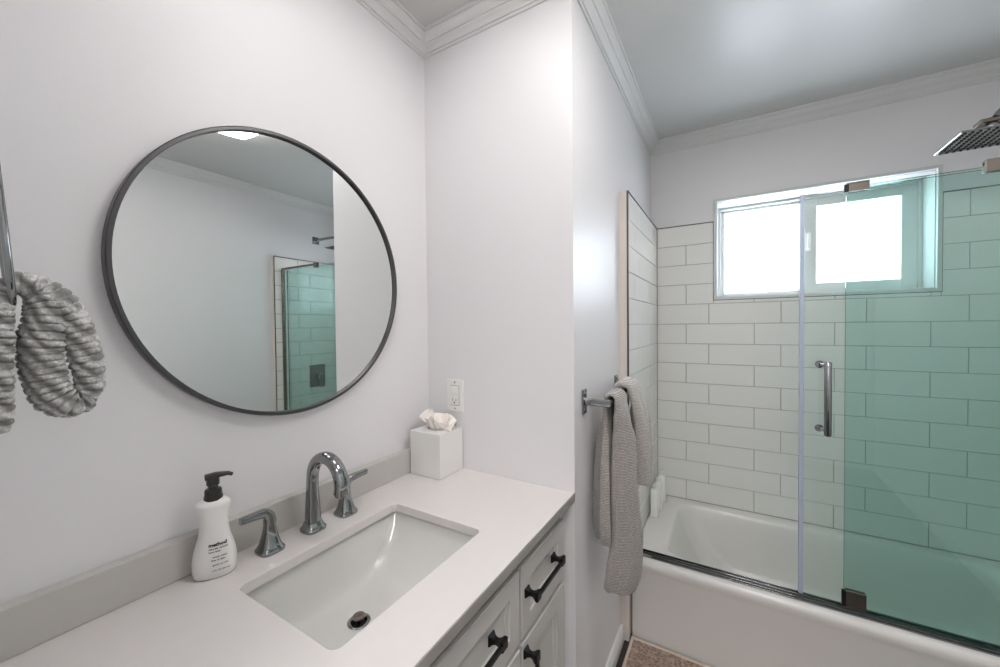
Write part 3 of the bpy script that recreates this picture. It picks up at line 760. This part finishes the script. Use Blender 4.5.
bar_towel('bath_towel', 'long grey ribbed towel hanging over the near end of towel bar', M['towel'], [
    (.583, 1.180, .700, .060, .022), (.580, 1.178, .75, .064, .024), (.578, 1.182, .86, .062, .022), (.579, 1.188, .97, .058, .018), (.584, 1.192, 1.06, .055, .012),
    (.588, 1.194, BZ, .056, T), (.5935, 1.196, BZ+.013, .057, T), (BX, 1.197, BZ+.0185, .058, T), (BX+.012, 1.197, BZ+.013, .058, T), (BX+.018, 1.196, BZ-.004, .058, .0095),
    (.628, 1.196, 1.06, .060, .016), (.634, 1.196, .98, .060, .021), (.632, 1.192, .89, .060, .023), (.634, 1.198, .80, .064, .026), (.636, 1.205, .71, .070, .030), (.627, 1.200, .61, .072, .035), (.617, 1.193, .556, .066, .032)], 4, .40)
bar_towel('bath_towel', 'shorter pale grey towel hanging over the far end of towel bar', M['towel2'], [
    (.583, 1.345, .87, .056, .015), (.580, 1.345, .98, .056, .016), (.583, 1.345, 1.06, .056, .014),
    (.583, 1.345, BZ+.004, .060, .015), (.590, 1.345, BZ+.022, .064, .014), (BX, 1.345, BZ+.031, .068, .015), (BX+.023, 1.345, BZ+.023, .068, .016), (BX+.034, 1.345, BZ-.004, .068, .019),
    (.650, 1.345, 1.06, .068, .024), (.655, 1.340, .98, .068, .027), (.656, 1.335, .90, .068, .029), (.656, 1.330, .845, .066, .028)], 11, .38)

# ------------------------------------------------------------ towel ring and knit towel at the left edge
RX, RY = .130, .088
tr = thing('towel_ring', 0, 'chrome towel ring at the left edge holding the knit towel', 'towel ring')
ringp = []
zc_ = 1.482; rx_, rz_ = .010, .100
for k in range(48):
    a = 2*PI*k/48; c, s_ = math.cos(a), math.sin(a); e = 2/3.4
    px = math.copysign(abs(c)**e, c)*.055; pz_ = math.copysign(abs(s_)**e, s_)*rz_
    # the ring stands almost edge on to the camera, tilted a little
    ringp.append((RX+px*.985, RY+.008-px*.10-(pz_)*.060, zc_+pz_))
MB().tube(ringp, .0036, 12, closed=True, up=(0, 1, 0)).build('ring', M['chrome'], tr, smooth=True)
m = MB(); m.tube([(RX-.02, .0003, 1.589), (RX-.02, .045, 1.589), (RX-.02, RY+.006, 1.587)], [(.009, .009), (.008, .008), (.009, .009)], 20)
m.build('post', M['chrome'], tr, smooth=40)
MB().lathe([(.024, .0003), (.024, .006), (.022, .008), (.001, .008)], axis=(0, 1, 0), origin=(RX-.02, 0, 1.589), n=32).build('wall_plate', M['chrome'], tr, smooth=40)

kt = None
def knit_strand(m, pts, rad, ribs=.0088, seed=0):
    """a rolled strand of chunky knit, grooved across its length"""
    P = smoothpath(pts, 40); n = len(P); L = [0]
    for a, c in zip(P, P[1:]): L.append(L[-1]+(c-a).length)
    rr = []
    for i in range(n):
        f = i/(n-1); k = f*(len(rad)-1); q = min(int(k), len(rad)-2); g = k-q; g = g*g*(3-2*g)
        ra = rad[q][0]*(1-g)+rad[q+1][0]*g; rb = rad[q][1]*(1-g)+rad[q+1][1]*g
        w = 1-.17*(1-abs(math.sin(PI*L[i]/ribs+.6*math.sin(L[i]*60+seed))))**2.2+.03*math.sin(L[i]*150+seed)
        rr.append((ra*w, rb*w))
    m.tube(P, rr, 56, up=(1, 0, 0), shape=2.4)
m = MB(); X = .138
def kp(u, v, dx=0): return (X+dx, .0885+u*.00087, 1.4-(v-290)*.00125)
knit_strand(m, [kp(10, 288, -.006), kp(24, 283), kp(44, 288, .003), kp(65, 306, .006), kp(78, 334, .006), kp(87, 366, .006), kp(89, 392, .004), kp(84, 410, .002)],
            [(.012, .010), (.020, .0150), (.024, .0160), (.026, .0165), (.026, .0170), (.026, .0170), (.024, .015), (.012, .008)])
knit_strand(m, [kp(90, 402, .000), kp(78, 410, .004), kp(62, 409, .006), kp(48, 396, .006), kp(41, 372, .006), kp(38, 348, .008), kp(42, 324, .010), kp(42, 303, .008), kp(30, 288, .002), kp(16, 284, -.004)],
            [(.010, .008), (.020, .0155), (.024, .0185), (.026, .0195), (.026, .0185), (.026, .0195), (.024, .0185), (.022, .015), (.016, .009), (.010, .007)], seed=2)
knit_strand(m, [kp(8, 292), kp(1, 300, .006), kp(-1, 320, .008), kp(-2, 350, .008), kp(-3, 385, .006), kp(-3, 410, .006), kp(-3, 428, .004)],
            [(.012, .008), (.020, .0115), (.024, .0130), (.026, .0130), (.026, .0125), (.024, .0120), (.018, .0090)], seed=4)
kt = m.build('hand_towel', M['knit'], None, smooth=True)
tx = bpy.data.textures.new('boucle', 'CLOUDS'); tx.noise_scale = .0045
dm_ = kt.modifiers.new('n', 'DISPLACE'); dm_.texture = tx; dm_.strength = .0035; dm_.texture_coords = 'LOCAL'
tag(kt, 'chunky grey and white knit hand towel looped at the left edge', 'towel')

# ------------------------------------------------------------ bath mat
bmt = thing('bath_mat', 0, 'brown patterned bath mat on the dark floor by the tub', 'bath mat')
box(.580, 1.25, 1.05, 1.564, FZ+.0006, FZ+.010).build('woven_field', M['mat'], bmt, bevel=.003)
m = MB(); zz0, zz1 = FZ+.0005, FZ+.013
m.box(.571, 1.26, 1.562, 1.5745, zz0, zz1); m.box(.571, 1.26, 1.040, 1.052, zz0, zz1); m.box(.571, .582, 1.052, 1.562, zz0, zz1); m.box(1.248, 1.26, 1.052, 1.562, zz0, zz1)
m.build('hem', M['matedge'], bmt, bevel=.003)

# ------------------------------------------------------------ put each Empty at its thing's base, then stand the floor on z = 0
bpy.context.view_layer.update()
def meshes(o):
    out = []
    for c in o.children:
        if c.type == 'MESH': out.append(c)
        out += meshes(c)
    return out
for o in list(COL.objects):
    if o.parent or o.type != 'EMPTY' or o.location.length > 0: continue
    ms = meshes(o)
    P = [c.matrix_world @ v.co for c in ms for v in c.data.vertices]
    lo = Vector([min(p[i] for p in P) for i in range(3)]); hi = Vector([max(p[i] for p in P) for i in range(3)])
    base = Vector(((lo.x+hi.x)/2, (lo.y+hi.y)/2, lo.z))
    for c in ms: c.data.transform(Matrix.Translation(-base))
    o.location = base
for o in list(COL.objects):
    if not o.parent: o.location.z -= FZ
